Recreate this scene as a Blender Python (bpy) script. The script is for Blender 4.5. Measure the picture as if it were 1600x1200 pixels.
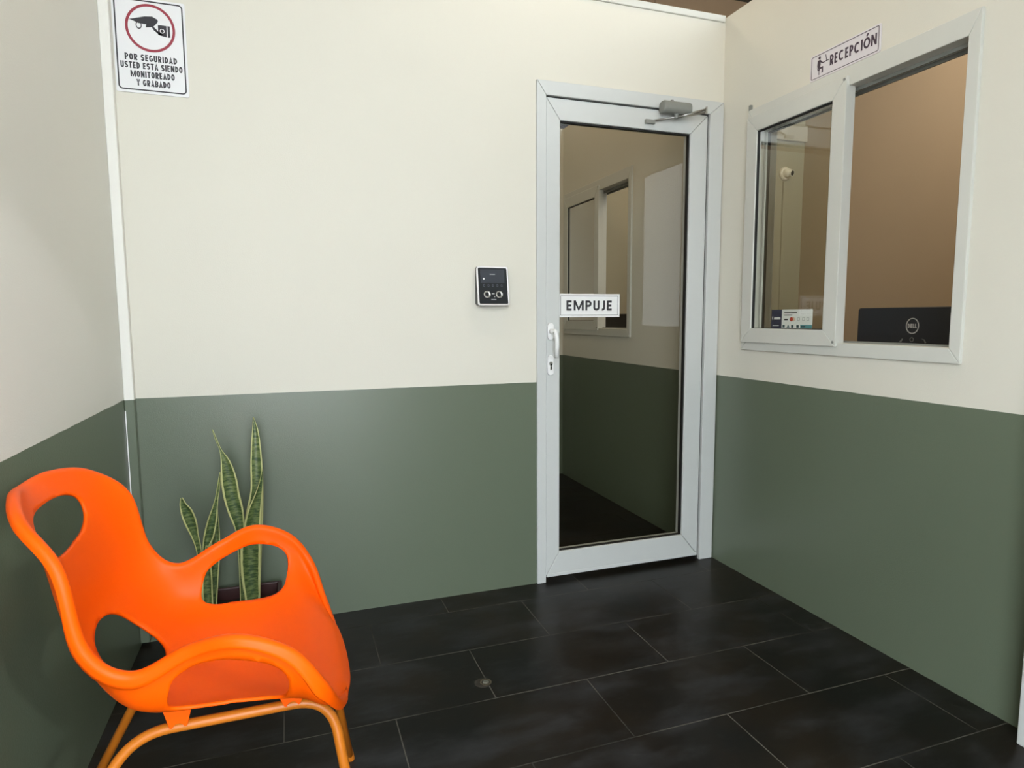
import bpy, bmesh, math, random
import numpy as np
from mathutils import Vector, Matrix
from mathutils.geometry import delaunay_2d_cdt
random.seed(4)
for _o in list(bpy.data.objects): bpy.data.objects.remove(_o)
SC = bpy.context.scene
COL = SC.collection

# ------------------------------------------------------------------ camera
def camera():
    yaw, pit, rol = 0.3374, -0.1034, -0.0053
    fwd = Vector((math.sin(yaw)*math.cos(pit), math.cos(yaw)*math.cos(pit), math.sin(pit)))
    r = Vector((math.cos(yaw), -math.sin(yaw), 0)); u = r.cross(fwd)
    c, s = math.cos(rol), math.sin(rol)
    r2 = c*r + s*u; u2 = -s*r + c*u
    cd = bpy.data.cameras.new('camera'); cd.sensor_fit = 'HORIZONTAL'; cd.sensor_width = 36
    cd.lens = 1001.83*36/1600; cd.clip_start = 0.02
    co = bpy.data.objects.new('camera', cd); COL.objects.link(co)
    m = Matrix((r2, u2, -fwd)).transposed().to_4x4(); m.translation = Vector((-1.8881, -2.501, 1.1511))
    co.matrix_world = m; SC.camera = co
camera()

# ------------------------------------------------------------------ world, lights, exposure
w = bpy.data.worlds.new('daylight'); SC.world = w; w.use_nodes = True
bg = w.node_tree.nodes['Background']
bg.inputs[0].default_value = (0.88, 0.95, 1.0, 1); bg.inputs[1].default_value = 8.6
def spot(name, loc, target, deg, power, col):
    l = bpy.data.lights.new(name, 'SPOT'); l.energy = power; l.color = col; l.spot_size = math.radians(deg); l.spot_blend = .07; l.shadow_soft_size = .06
    o = bpy.data.objects.new(name, l); COL.objects.link(o); o.location = loc
    o.rotation_euler = (Vector(target)-Vector(loc)).to_track_quat('-Z', 'Y').to_euler()
spot('left_wall_patch_spot', (-.9, -3.2, 1.5), (-2.416, -1.35, .80), 30.6, 60, (.95, .97, 1.0))  # added spot out of view, brightens a patch of the left wall
SC.view_settings.view_transform = 'Standard'; SC.view_settings.look = 'None'
SC.view_settings.gamma = 1; SC.view_settings.use_curve_mapping = False
SC.view_settings.exposure = 0.35
def area(name, loc, target, size, power, col):
    l = bpy.data.lights.new(name, 'AREA'); l.shape = 'RECTANGLE'; l.size, l.size_y = size
    l.energy = power; l.color = col
    o = bpy.data.objects.new(name, l); COL.objects.link(o); o.location = loc
    o.rotation_euler = (Vector(target)-Vector(loc)).to_track_quat('-Z', 'Y').to_euler()
    return o
area('reception_ceiling_lamp', (1.3, 0.2, 3.55), (1.3, 0.2, 0), (0.5, 0.5), 19, (1.0, 0.82, 0.60))
area('corridor_ceiling_lamp', (-0.7, 1.0, 3.55), (-0.7, 1.0, 0), (0.4, 0.4), 8.5, (1.0, 0.84, 0.60))
area('vestibule_ceiling_lamp', (-0.75, -0.75, 3.55), (-0.75, -0.75, 0), (0.4, 0.4), 8, (1.0, 0.80, 0.56))

# ------------------------------------------------------------------ materials
def lin(r, g, b):
    f = lambda c: c/12.92 if c <= .04045 else ((c+.055)/1.055)**2.4
    return (f(r/255), f(g/255), f(b/255), 1)
def newmat(name):
    m = bpy.data.materials.new(name); m.use_nodes = True
    nt = m.node_tree; return m, nt, nt.nodes['Principled BSDF']
def N(nt, t, **kw):
    n = nt.nodes.new(t)
    for k, v in kw.items(): setattr(n, k, v)
    return n
def mixrgb(nt, fac, a, b):
    n = N(nt, 'ShaderNodeMix', data_type='RGBA')
    for s, val in ((n.inputs[0], fac), (n.inputs[6], a), (n.inputs[7], b)):
        if isinstance(val, (int, float, tuple)): s.default_value = val
        else: nt.links.new(val, s)
    return n.outputs[2]
def math_(nt, op, a, b=None, c=None):
    n = N(nt, 'ShaderNodeMath', operation=op)
    for s, val in zip(n.inputs, (a, b, c)):
        if val is None: continue
        if isinstance(val, (int, float)): s.default_value = val
        else: nt.links.new(val, s)
    return n.outputs[0]
def noise(nt, vec, scale, detail=3, rough=.5):
    n = N(nt, 'ShaderNodeTexNoise'); n.inputs['Scale'].default_value = scale
    n.inputs['Detail'].default_value = detail; n.inputs['Roughness'].default_value = rough
    if vec is not None: nt.links.new(vec, n.inputs['Vector'])
    return n
def ramp(nt, fac, p0, p1):
    n = N(nt, 'ShaderNodeMapRange'); n.inputs[1].default_value = p0; n.inputs[2].default_value = p1
    nt.links.new(fac, n.inputs[0]); return n.outputs[0]
def bump(nt, b, height, strength, dist=.01):
    n = N(nt, 'ShaderNodeBump'); n.inputs['Strength'].default_value = strength; n.inputs['Distance'].default_value = dist
    nt.links.new(height, n.inputs['Height']); nt.links.new(n.outputs[0], b.inputs['Normal'])
def pos(nt): return N(nt, 'ShaderNodeNewGeometry').outputs['Position']
def objco(nt): return N(nt, 'ShaderNodeTexCoord').outputs['Object']

def plain(name, col, rough=.5, metal=0., spec=.5, var=.06, scale=40, bmp=0.):
    m, nt, b = newmat(name); v = objco(nt); n = noise(nt, v, scale)
    d = tuple(c*(1-var) for c in col[:3])+(1,); l = tuple(min(1, c*(1+var)) for c in col[:3])+(1,)
    nt.links.new(mixrgb(nt, n.outputs['Fac'], d, l), b.inputs['Base Color'])
    b.inputs['Roughness'].default_value = rough; b.inputs['Metallic'].default_value = metal
    b.inputs['Specular IOR Level'].default_value = spec
    if bmp: bump(nt, b, n.outputs['Fac'], bmp, .002)
    return m

GREEN = (0.121, 0.148, 0.101, 1); CREAM = (0.675, 0.65, 0.565, 1)
def wallpaint(name, cream=CREAM, green=GREEN, h=.8795):
    m, nt, b = newmat(name); p = pos(nt); sx = N(nt, 'ShaderNodeSeparateXYZ'); nt.links.new(p, sx.inputs[0])
    wob = noise(nt, p, 9, 2); hz = math_(nt, 'MULTIPLY_ADD', wob.outputs['Fac'], .004, h-.002)
    up = math_(nt, 'GREATER_THAN', sx.outputs[2], hz)
    big = noise(nt, p, 1.6, 4); fine = noise(nt, p, 260, 2)
    c1 = mixrgb(nt, big.outputs['Fac'], tuple(c*.97 for c in cream[:3])+(1,), tuple(min(1, c*1.02) for c in cream[:3])+(1,))
    c2 = mixrgb(nt, big.outputs['Fac'], tuple(c*.93 for c in green[:3])+(1,), tuple(c*1.06 for c in green[:3])+(1,))
    # a few small scuffs
    sc = noise(nt, p, 17, 2); scf = ramp(nt, sc.outputs['Fac'], .79, .82)
    c1 = mixrgb(nt, math_(nt, 'MULTIPLY', scf, .35), c1, (.35, .33, .28, 1))
    nt.links.new(mixrgb(nt, up, c2, c1), b.inputs['Base Color'])
    rr = math_(nt, 'MULTIPLY_ADD', up, .32, .33); nt.links.new(rr, b.inputs['Roughness'])
    b.inputs['Specular IOR Level'].default_value = .6
    bump(nt, b, fine.outputs['Fac'], .25, .0015)
    return m
M = {}
M['wall'] = wallpaint('two tone wall paint')
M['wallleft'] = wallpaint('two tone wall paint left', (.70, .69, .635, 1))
M['trimpaint'] = wallpaint('two tone trim paint', (.78, .77, .72, 1), GREEN, .8785)
M['beige'] = plain('reception beige paint', (.46, .36, .25, 1), .7, var=.03, scale=3)
M['olive'] = plain('reception olive paint', (.42, .38, .27, 1), .7, var=.03, scale=3)
M['band'] = plain('pale band paint', (.55, .50, .40, 1), .7, var=.03)
M['brownpanel'] = plain('brown panel', (.30, .20, .115, 1), .6, var=.08, scale=6)
M['ceil'] = plain('dark ceiling', (.055, .062, .05, 1), .8)
M['upvc'] = plain('white upvc', (.56, .575, .56, 1), .38, spec=.45, var=.02, scale=20)
M['upvcwin'] = plain('white window upvc', (.60, .60, .55, 1), .4, spec=.45, var=.02, scale=20)
M['gasket'] = plain('black rubber gasket', (.008, .008, .008, 1), .7)
M['grey'] = plain('grey painted metal', (.22, .225, .205, 1), .45, spec=.5, scale=120)
M['steel'] = plain('brushed steel', (.42, .41, .38, 1), .32, 1.0, scale=90)
M['chrome'] = plain('polished chrome', (.75, .75, .75, 1), .12, 1.0)
M['orange'] = plain('orange plastic', (.88, .096, .0003, 1), .42, spec=.16, var=.02, scale=300, bmp=.05)
M['legs'] = plain('orange powder coated tube', (.50, .145, .010, 1), .38, spec=.4, var=.03, scale=200)
M['signwhite'] = plain('white sign plastic', (.76, .76, .77, 1), .35, var=.01)
M['signlilac'] = plain('pale sign plastic', (.70, .665, .69, 1), .35, var=.01)
M['ink'] = plain('black sign ink', (.022, .020, .026, 1), .5)
M['inkpurple'] = plain('dark purple sign ink', (.045, .025, .045, 1), .5)
M['red'] = plain('dark red sign ink', (.29, .022, .042, 1), .45)
M['blackgloss'] = plain('black glossy plastic', (.010, .012, .014, 1), .3, spec=.2)
M['screen'] = plain('dark screen', (.035, .04, .05, 1), .3, spec=.2, scale=15, var=.2)
M['key'] = plain('dim key print', (.07, .08, .11, 1), .4)
M['silver'] = plain('silver plastic', (.62, .60, .60, 1), .28, .55)
M['monitor'] = plain('dark grey monitor plastic', (.022, .025, .030, 1), .42, scale=260, var=.15)
M['logo'] = plain('pale grey logo', (.50, .49, .45, 1), .35)
M['white'] = plain('white print', (.80, .80, .79, 1), .4, var=.01)
M['navy'] = plain('navy print', (.012, .020, .065, 1), .4)
M['teal'] = plain('teal print', (.09, .30, .33, 1), .4)
M['dkteal'] = plain('dark teal print', (.02, .07, .09, 1), .4)
M['amber'] = plain('red print', (.50, .045, .02, 1), .4)
M['peach'] = plain('peach print', (.72, .52, .40, 1), .4)
M['paleg'] = plain('pale grey print', (.42, .42, .42, 1), .4)
M['pot'] = plain('maroon plastic pot', (.040, .009, .008, 1), .4)
M['soil'] = plain('dark soil', (.012, .009, .007, 1), .95, scale=90, var=.5, bmp=.6)
M['camwhite'] = plain('ivory camera plastic', (.85, .78, .64, 1), .4)
M['desk'] = plain('brown laminate', (.17, .11, .065, 1), .5)
M['brass'] = plain('dull brass', (.17, .14, .10, 1), .4, .8, scale=160, var=.3)
M['stain'] = plain('brown stained grout', (.030, .024, .018, 1), .6, scale=120, var=.3)

def glass(name, tint, ior=1.55, rough=0.):
    m, nt, b = newmat(name); nt.nodes.remove(b); out = nt.nodes['Material Output']
    t = N(nt, 'ShaderNodeBsdfTransparent'); t.inputs[0].default_value = tint
    g = N(nt, 'ShaderNodeBsdfGlossy'); g.inputs['Roughness'].default_value = rough
    f = N(nt, 'ShaderNodeFresnel'); f.inputs[0].default_value = ior
    mx = N(nt, 'ShaderNodeMixShader'); nt.links.new(f.outputs[0], mx.inputs[0])
    nt.links.new(t.outputs[0], mx.inputs[1]); nt.links.new(g.outputs[0], mx.inputs[2])
    nt.links.new(mx.outputs[0], out.inputs[0]); return m
M['doorglass'] = glass('tinted door glass', (.82, .81, .76, 1), 1.24)
M['winglass'] = glass('window glass', (.90, .92, .88, 1), 1.28)

def floor_mat():
    m, nt, b = newmat('dark slate tiles'); p = pos(nt)
    mp = N(nt, 'ShaderNodeVectorMath', operation='ADD'); nt.links.new(p, mp.inputs[0])
    mp.inputs[1].default_value = (.721+.608*20, .443+.303*20, 0)
    br = N(nt, 'ShaderNodeTexBrick'); nt.links.new(mp.outputs[0], br.inputs['Vector'])
    br.offset = .5; br.offset_frequency = 2; br.squash = 1; br.squash_frequency = 2
    br.inputs['Scale'].default_value = 1; br.inputs['Mortar Size'].default_value = .0017
    br.inputs['Mortar Smooth'].default_value = .1; br.inputs['Bias'].default_value = 0
    br.inputs['Brick Width'].default_value = .608; br.inputs['Row Height'].default_value = .303
    br.inputs['Color1'].default_value = (.0, .0, .0, 1); br.inputs['Color2'].default_value = (1, 1, 1, 1)
    mot = br.outputs['Fac']
    st = N(nt, 'ShaderNodeVectorMath', operation='MULTIPLY'); nt.links.new(p, st.inputs[0]); st.inputs[1].default_value = (1, 2.2, 1)
    n1 = noise(nt, st.outputs[0], 3.2, 6, .62); n2 = noise(nt, p, 2.0, 4, .6); n3 = noise(nt, st.outputs[0], 16, 5, .7)
    base = mixrgb(nt, ramp(nt, n2.outputs['Fac'], .38, .66), (.0055, .0053, .0050, 1), (.0150, .0098, .0058, 1))
    base = mixrgb(nt, math_(nt, 'MULTIPLY', ramp(nt, n1.outputs['Fac'], .48, .70), .8), base, (.032, .032, .035, 1))
    base = mixrgb(nt, math_(nt, 'MULTIPLY', ramp(nt, n3.outputs['Fac'], .56, .8), .3), base, (.040, .040, .040, 1))
    tone = math_(nt, 'MULTIPLY_ADD', br.outputs['Color'], .25, .88)
    hs = N(nt, 'ShaderNodeHueSaturation'); nt.links.new(base, hs.inputs['Color']); nt.links.new(tone, hs.inputs['Value'])
    gn = noise(nt, p, 3.3, 3); grout = mixrgb(nt, ramp(nt, gn.outputs['Fac'], .36, .56), (.028, .026, .022, 1), (.105, .098, .085, 1))
    nt.links.new(mixrgb(nt, mot, hs.outputs[0], grout), b.inputs['Base Color'])
    r = math_(nt, 'MULTIPLY_ADD', n1.outputs['Fac'], .25, .22)
    r = math_(nt, 'MAXIMUM', r, math_(nt, 'MULTIPLY', mot, .8)); nt.links.new(r, b.inputs['Roughness'])
    b.inputs['Specular IOR Level'].default_value = .20
    h = math_(nt, 'SUBTRACT', math_(nt, 'MULTIPLY', n3.outputs['Fac'], .25), mot); bump(nt, b, h, .25, .0012)
    return m
M['floor'] = floor_mat()
M['pave'] = plain('grey pavement', (.30, .30, .29, 1), .8, scale=4, var=.15)

def leaf_mat():
    m, nt, b = newmat('variegated leaf')
    uv = N(nt, 'ShaderNodeTexCoord').outputs['UV']; s = N(nt, 'ShaderNodeSeparateXYZ'); nt.links.new(uv, s.inputs[0])
    edge = math_(nt, 'ABSOLUTE', math_(nt, 'SUBTRACT', s.outputs[0], .5))
    p = objco(nt); wob = noise(nt, p, 30, 2); e2 = math_(nt, 'MULTIPLY_ADD', wob.outputs['Fac'], .08, edge)
    mp = N(nt, 'ShaderNodeVectorMath', operation='MULTIPLY'); nt.links.new(p, mp.inputs[0]); mp.inputs[1].default_value = (26, 26, 95)
    n = noise(nt, mp.outputs[0], 1.6, 4, .6)
    g = mixrgb(nt, ramp(nt, n.outputs['Fac'], .42, .60), (.030, .062, .014, 1), (.175, .215, .070, 1))
    n2 = noise(nt, p, 5, 2); g = mixrgb(nt, math_(nt, 'MULTIPLY', n2.outputs['Fac'], .45), g, (.035, .075, .025, 1))
    c = mixrgb(nt, ramp(nt, e2, .425, .445), g, (.46, .46, .19, 1))
    nt.links.new(c, b.inputs['Base Color']); b.inputs['Roughness'].default_value = .42
    return m
M['leaf'] = leaf_mat()
M['dryleaf'] = plain('dry leaf tip', (.10, .075, .04, 1), .7)

# ------------------------------------------------------------------ helpers
def link(name, me, parent=None, mat=None):
    o = bpy.data.objects.new(name, me); COL.objects.link(o)
    if parent is not None:
        o.parent = parent; o.matrix_parent_inverse = Matrix.Translation(-parent.location)
    if mat is not None: me.materials.append(M[mat])
    return o
def obj(name, bm, mat, parent=None, smooth=False, bevel=0., seg=2):
    bmesh.ops.recalc_face_normals(bm, faces=bm.faces)
    if smooth:
        for f in bm.faces: f.smooth = True
    me = bpy.data.meshes.new(name); bm.to_mesh(me); bm.free()
    o = link(name, me, parent, mat)
    if bevel:
        md = o.modifiers.new('bevel', 'BEVEL'); md.width = bevel; md.segments = seg; md.limit_method = 'ANGLE'; md.angle_limit = .6
    return o
def empty(name, loc=(0, 0, 0)):
    o = bpy.data.objects.new(name, None); COL.objects.link(o); o.location = loc; o.empty_display_size = .05
    return o
def tag(o, label, cat, group=None, kind=None):
    if label: o['label'] = label
    if cat: o['category'] = cat
    if group: o['group'] = group
    if kind: o['kind'] = kind
    return o
def box(bm, a, b):
    x0, y0, z0 = a; x1, y1, z1 = b
    vs = [bm.verts.new(p) for p in ((x0,y0,z0),(x1,y0,z0),(x1,y1,z0),(x0,y1,z0),(x0,y0,z1),(x1,y0,z1),(x1,y1,z1),(x0,y1,z1))]
    for f in ((0,3,2,1),(4,5,6,7),(0,1,5,4),(1,2,6,5),(2,3,7,6),(3,0,4,7)): bm.faces.new([vs[i] for i in f])
def BM(*boxes):
    bm = bmesh.new()
    for a, b in boxes: box(bm, a, b)
    return bm
# a "plane frame" maps (a along the wall, b height, d out of the wall towards the room) to world
BACK = lambda a, b, d: (a, -d, b)
RIGHT = lambda a, b, d: (-d, a, b)          # a is world y; seen from the room a decreases to the right
def RIGHTM(o):                              # text-friendly: a grows to the right as seen from the room
    return lambda a, b, d: (-d-o[2], o[0]-a, o[1]+b)
def BACKM(o):
    return lambda a, b, d: (o[0]+a, -d-o[2], o[1]+b)
def prism(bm, F, pts, d0, d1):
    n = len(pts)
    lo = [bm.verts.new(F(x, y, d0)) for x, y in pts]; hi = [bm.verts.new(F(x, y, d1)) for x, y in pts]
    bm.faces.new(lo[::-1]); bm.faces.new(hi)
    for i in range(n): bm.faces.new([lo[i], lo[(i+1) % n], hi[(i+1) % n], hi[i]])
def fbox(bm, F, a0, b0, a1, b1, d0, d1): prism(bm, F, [(a0,b0),(a1,b0),(a1,b1),(a0,b1)], d0, d1)
def frame4(F, a0, b0, a1, b1, wl, wr, wt, wb, d0, d1, bm=None, g=.0007, sides='lrtb'):
    bm = bm or bmesh.new(); i0, i1, j0, j1 = a0+wl, a1-wr, b0+wb, b1-wt
    if 'l' in sides: prism(bm, F, [(a0,b0+g),(i0,j0+g),(i0,j1-g),(a0,b1-g)] if 'b' in sides else [(a0,b0),(i0,b0),(i0,j1-g),(a0,b1-g)], d0, d1)
    if 'r' in sides: prism(bm, F, [(a1,b0+g),(a1,b1-g),(i1,j1-g),(i1,j0+g)] if 'b' in sides else [(a1,b0),(a1,b1-g),(i1,j1-g),(i1,b0)], d0, d1)
    if 't' in sides: prism(bm, F, [(a0+g,b1),(i0+g,j1),(i1-g,j1),(a1-g,b1)], d0, d1)
    if 'b' in sides: prism(bm, F, [(a0+g,b0),(a1-g,b0),(i1-g,j0),(i0+g,j0)], d0, d1)
    return bm
def rrect(a0, b0, a1, b1, r, n=6):
    out = []
    for cx, cy, t in ((a1-r, b1-r, 0), (a0+r, b1-r, 90), (a0+r, b0+r, 180), (a1-r, b0+r, 270)):
        for k in range(n+1):
            q = math.radians(t+90*k/n); out.append((cx+r*math.cos(q), cy+r*math.sin(q)))
    return out
def rring(bm, F, a0, b0, a1, b1, r, w, d0, d1):
    o = rrect(a0, b0, a1, b1, r); i = rrect(a0+w, b0+w, a1-w, b1-w, max(r-w, .0005)); n = len(o)
    V = lambda pts, d: [bm.verts.new(F(x, y, d)) for x, y in pts]
    oo, ii, ol, il = V(o, d1), V(i, d1), V(o, d0), V(i, d0)
    for k in range(n):
        j = (k+1) % n
        bm.faces.new([oo[k], oo[j], ii[j], ii[k]]); bm.faces.new([ol[k], ol[j], oo[j], oo[k]]); bm.faces.new([il[j], il[k], ii[k], ii[j]])
def ring(bm, F, cx, cy, r0, r1, d0, d1, n=48, ry=1.):
    V = lambda r, d: [bm.verts.new(F(cx+r*math.cos(2*math.pi*k/n), cy+ry*r*math.sin(2*math.pi*k/n), d)) for k in range(n)]
    a, b, c, e = V(r0, d1), V(r1, d1), V(r0, d0), V(r1, d0)
    for k in range(n):
        j = (k+1) % n
        bm.faces.new([b[k], b[j], a[j], a[k]]); bm.faces.new([e[k], e[j], b[j], b[k]]); bm.faces.new([c[j], c[k], a[k], a[j]])
def disc(bm, F, cx, cy, r, d0, d1, n=32, ry=1.): prism(bm, F, [(cx+r*math.cos(2*math.pi*k/n), cy+ry*r*math.sin(2*math.pi*k/n)) for k in range(n)], d0, d1)
def tube(bm, pts, rad, n=12, caps=True):
    pts = [Vector(p) for p in pts]; rings = []; ref = None
    for i, p in enumerate(pts):
        t = (pts[min(i+1, len(pts)-1)]-pts[max(i-1, 0)]).normalized()
        if ref is None: ref = t.orthogonal().normalized()
        ref = (ref-t*ref.dot(t)).normalized(); b = t.cross(ref)
        r = rad[i] if isinstance(rad, (list, tuple)) else rad
        rings.append([bm.verts.new(p+r*(math.cos(2*math.pi*k/n)*ref+math.sin(2*math.pi*k/n)*b)) for k in range(n)])
    for a, b in zip(rings, rings[1:]):
        for k in range(n): bm.faces.new([a[k], a[(k+1) % n], b[(k+1) % n], b[k]])
    if caps: bm.faces.new(rings[0][::-1]); bm.faces.new(rings[-1])
def lathe(bm, F, cx, cy, prof, n=32):
    rings = [[bm.verts.new(F(cx+r*math.cos(2*math.pi*k/n), cy+r*math.sin(2*math.pi*k/n), d)) for k in range(n)] for r, d in prof]
    for a, b in zip(rings, rings[1:]):
        for k in range(n): bm.faces.new([a[k], a[(k+1) % n], b[(k+1) % n], b[k]])
    bm.faces.new(rings[0][::-1]); bm.faces.new(rings[-1])
def rounded_path(pts, r, n=8):
    pts = [Vector(p) for p in pts]; out = [pts[0]]
    for i in range(1, len(pts)-1):
        a, p, c = pts[i-1], pts[i], pts[i+1]; u = (a-p).normalized(); v = (c-p).normalized(); rr = min(r, (a-p).length*.49, (c-p).length*.49)
        for k in range(n+1):
            t = k/n; out.append((p+u*rr)*(1-t)**2+p*2*t*(1-t)+(p+v*rr)*t*t)
    return out+[pts[-1]]
# ------------------------------------------------------------------ stroke lettering (flat print, one mesh per line of text)
def _arc(cx, cy, rx, ry, a0, a1, n=10): return [(cx+rx*math.cos(math.radians(a0+(a1-a0)*k/n)), cy+ry*math.sin(math.radians(a0+(a1-a0)*k/n))) for k in range(n+1)]
def glyph(ch, W, t):
    """strokes in a cell W wide and 1 high; t = pen width"""
    h = t/2; l, r, b, u, m = h, W-h, h, 1-h, .5
    if ch in 'EF': return [[(l, 0), (l, 1)], [(l, u), (W*.92, u)], [(l, m), (W*.86, m)]]+([[(l, b), (W*.92, b)]] if ch == 'E' else [])
    if ch == 'L': return [[(l, 0), (l, 1)], [(l, b), (W*.95, b)]]
    if ch == 'I': return [[(l, 0), (l, 1)]]
    if ch == 'M': return [[(l*.9, 0), (l*.9, 1)], [(W-l*.9, 0), (W-l*.9, 1)], [(l, 1-h*.3), (W/2, .12), (r, 1-h*.3)]]
    if ch == 'N': return [[(l, 0), (l, 1)], [(r, 0), (r, 1)], [(l, 1-h*.2), (r, h*.2)]]
    if ch in 'PRB':
        q = .46 if ch != 'B' else .51; rr = (u-q)/2
        bowl = [(l, u), (r-rr, u)]+_arc(r-rr, q+rr, rr, rr, 90, -90)+[(l, q)]
        s = [[(l, 0), (l, 1)], bowl]
        if ch == 'R': s.append([(W*.45, q), (r-.01, 0)])
        if ch == 'B': r2 = (q-b)/2; s.append([(l, q), (r-r2, q)]+_arc(r-r2, b+r2, r2, r2, 90, -90)+[(l, b)])
        return s
    if ch == 'D': rx = min(.5-h, W*.6); return [[(l, 0), (l, 1)], [(l, u), (r-rx, u)]+_arc(r-rx, .5, rx, .5-h, 90, -90, 16)+[(l, b)]]
    if ch == 'U': rx = (r-l)/2; return [[(l, 1), (l, b+rx)]+_arc(W/2, b+rx, rx, rx, 180, 360, 14)+[(r, 1)]]
    if ch == 'J': rx = W*.42; return [[(r, 1), (r, b+rx)]+_arc(r-rx, b+rx, rx, rx, 0, -110, 12)]
    if ch == 'O': return [_arc(W/2, .5, W/2-h, .5-h, 0, 360, 32)]
    if ch == 'Q': return [_arc(W/2, .5, W/2-h, .5-h, 0, 360, 32)]
    if ch in 'CG':
        s = [_arc(W/2, .5, W/2-h, .5-h, 48, 312, 26)]
        if ch == 'G': e = s[0][-1]; s = [s[0]+[(r, .22), (r, .45)], [(W*.55, .45), (W, .45)]]
        return s
    if ch == 'S':
        rx, ry = W/2-h, (u-m)/2
        return [_arc(W/2, m+ry, rx, ry, 25, 270, 18)[:-1]+_arc(W/2, b+ry, rx, ry, 90, -155, 18)]
    if ch == 'T': return [[(W/2, 0), (W/2, 1)], [(0, u), (W, u)]]
    if ch == 'A': return [[(h*.9, 0), (W/2, 1-h*.4), (W-h*.9, 0)], [(W*.2, .27), (W*.8, .27)]]
    if ch == 'Y': return [[(W/2, 0), (W/2, .45)], [(h*.8, 1), (W/2, .42), (W-h*.8, 1)]]
    if ch == 'Ó': return glyph('O', W, t)+[[(W*.46, 1.10), (W*.66, 1.34)]]
    return []
def ribbon(bm, F, pts, t, d, xf):
    pts = [Vector((xf[0]+p[0]*xf[1], xf[2]+p[1]*xf[3])) for p in pts]
    pts = [p for i, p in enumerate(pts) if i == 0 or (p-pts[i-1]).length > 1e-6]; n = len(pts)
    closed = n > 3 and (pts[0]-pts[-1]).length < 1e-7
    if closed: pts = pts[:-1]; n -= 1
    L, R = [], []
    for i in range(n):
        a = pts[i-1] if (i or closed) else None; c = pts[(i+1) % n] if (i < n-1 or closed) else None
        p = pts[i]; d0 = (p-a).normalized() if a is not None else (c-p).normalized(); d1 = (c-p).normalized() if c is not None else d0
        tn = (d0+d1); tn = tn.normalized() if tn.length > 1e-6 else d0; nr = Vector((-tn.y, tn.x)); k = min(1/max(.35, nr.dot(Vector((-d0.y, d0.x)))), 1.7)
        L.append(bm.verts.new(F(*(p+nr*t/2*k), d))); R.append(bm.verts.new(F(*(p-nr*t/2*k), d)))
    for i in range(n if closed else n-1):
        j = (i+1) % n; bm.faces.new([L[i], R[i], R[j], L[j]])
def lettering(name, s, F, a0, b0, a1, b1, mat, parent, d=.0006, wt=.2, gap=.16, ws=None, wide=.60):
    WS = {'I': wt, 'M': wide*1.25+wt*.9, 'O': wide*1.06, 'Ó': wide*1.06, 'C': wide*1.04, 'G': wide*1.06, 'N': wide*.95+wt*.4, 'J': wide*.62, 'E': wide*.88, 'L': wide*.82, 'Y': wide*1.05, 'A': wide*1.08, ' ': wide*.45}
    if ws: WS.update(ws)
    tot = sum(WS.get(c, wide) for c in s)+gap*(len(s)-1); sx = (a1-a0)/tot; sy = b1-b0; x = a0
    bm = bmesh.new()
    for i, c in enumerate(s):
        W = WS.get(c, wide)
        for k, st in enumerate(glyph(c, W, wt)): ribbon(bm, F, st, wt*(sx+sy)/2, d+.00004*k, (x, sx, b0, sy))
        x += (W+gap)*sx
    me = bpy.data.meshes.new(name); bm.to_mesh(me); bm.free()
    return link(name, me, parent, mat)

YC = -1.0967
RIM=np.array([(-2.360,0,.846),(-2.340,.091,.850),(-2.300,.186,.827),(-2.238,.233,.758),(-2.207,.247,.625),(-2.149,.243,.572),(-2.061,.255,.608),(-1.981,.291,.629),(-1.901,.298,.594),(-1.853,.290,.525),(-1.826,.236,.455),(-1.804,.168,.414),(-1.789,.088,.395),(-1.785,0,.388)])
def catmull(Q,t,mirror=True):
    Q=np.asarray(Q,float)
    if mirror: a0=Q[1]*[1,-1,1]; a1=Q[-2]*[1,-1,1]
    else: a0=2*Q[0]-Q[1]; a1=2*Q[-1]-Q[-2]
    E=np.vstack([a0,Q,a1]); t=np.clip(np.asarray(t,float),0,len(Q)-1-1e-9); i=t.astype(int); f=(t-i)[...,None]
    a,b,c,d=E[i],E[i+1],E[i+2],E[i+3]
    return .5*(2*b+(c-a)*f+(2*a-5*b+4*c-d)*f**2+(3*b-a-3*c+d)*f**3)
# keys: u, centre X, centre z, rim index
KEY=np.array([(0,-2.360,.846,2.0),(.07,-2.334,.80,2.5),(.16,-2.306,.733,3.1),(.27,-2.283,.65,3.8),(.40,-2.255,.55,4.6),(.47,-2.210,.492,5.0),(.55,-2.135,.450,5.6),(.65,-2.03,.428,6.5),(.77,-1.93,.427,7.6),(.88,-1.850,.426,9.0),(.95,-1.806,.411,10.2),(1.0,-1.785,.388,11.0)])
KA,KB,KC,KD=.92,.58,.06,.22
def lerpk(u,col):
    # smooth monotone-ish interpolation of the key table
    K=KEY; i=np.clip(np.searchsorted(K[:,0],u,side='right')-1,0,len(K)-2)
    h=K[i+1,0]-K[i,0]; t=(u-K[i,0])/h
    m=np.gradient(K[:,col],K[:,0])
    return (2*t**3-3*t**2+1)*K[i,col]+(t**3-2*t**2+t)*h*m[i]+(-2*t**3+3*t**2)*K[i+1,col]+(t**3-t**2)*h*m[i+1]
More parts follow.
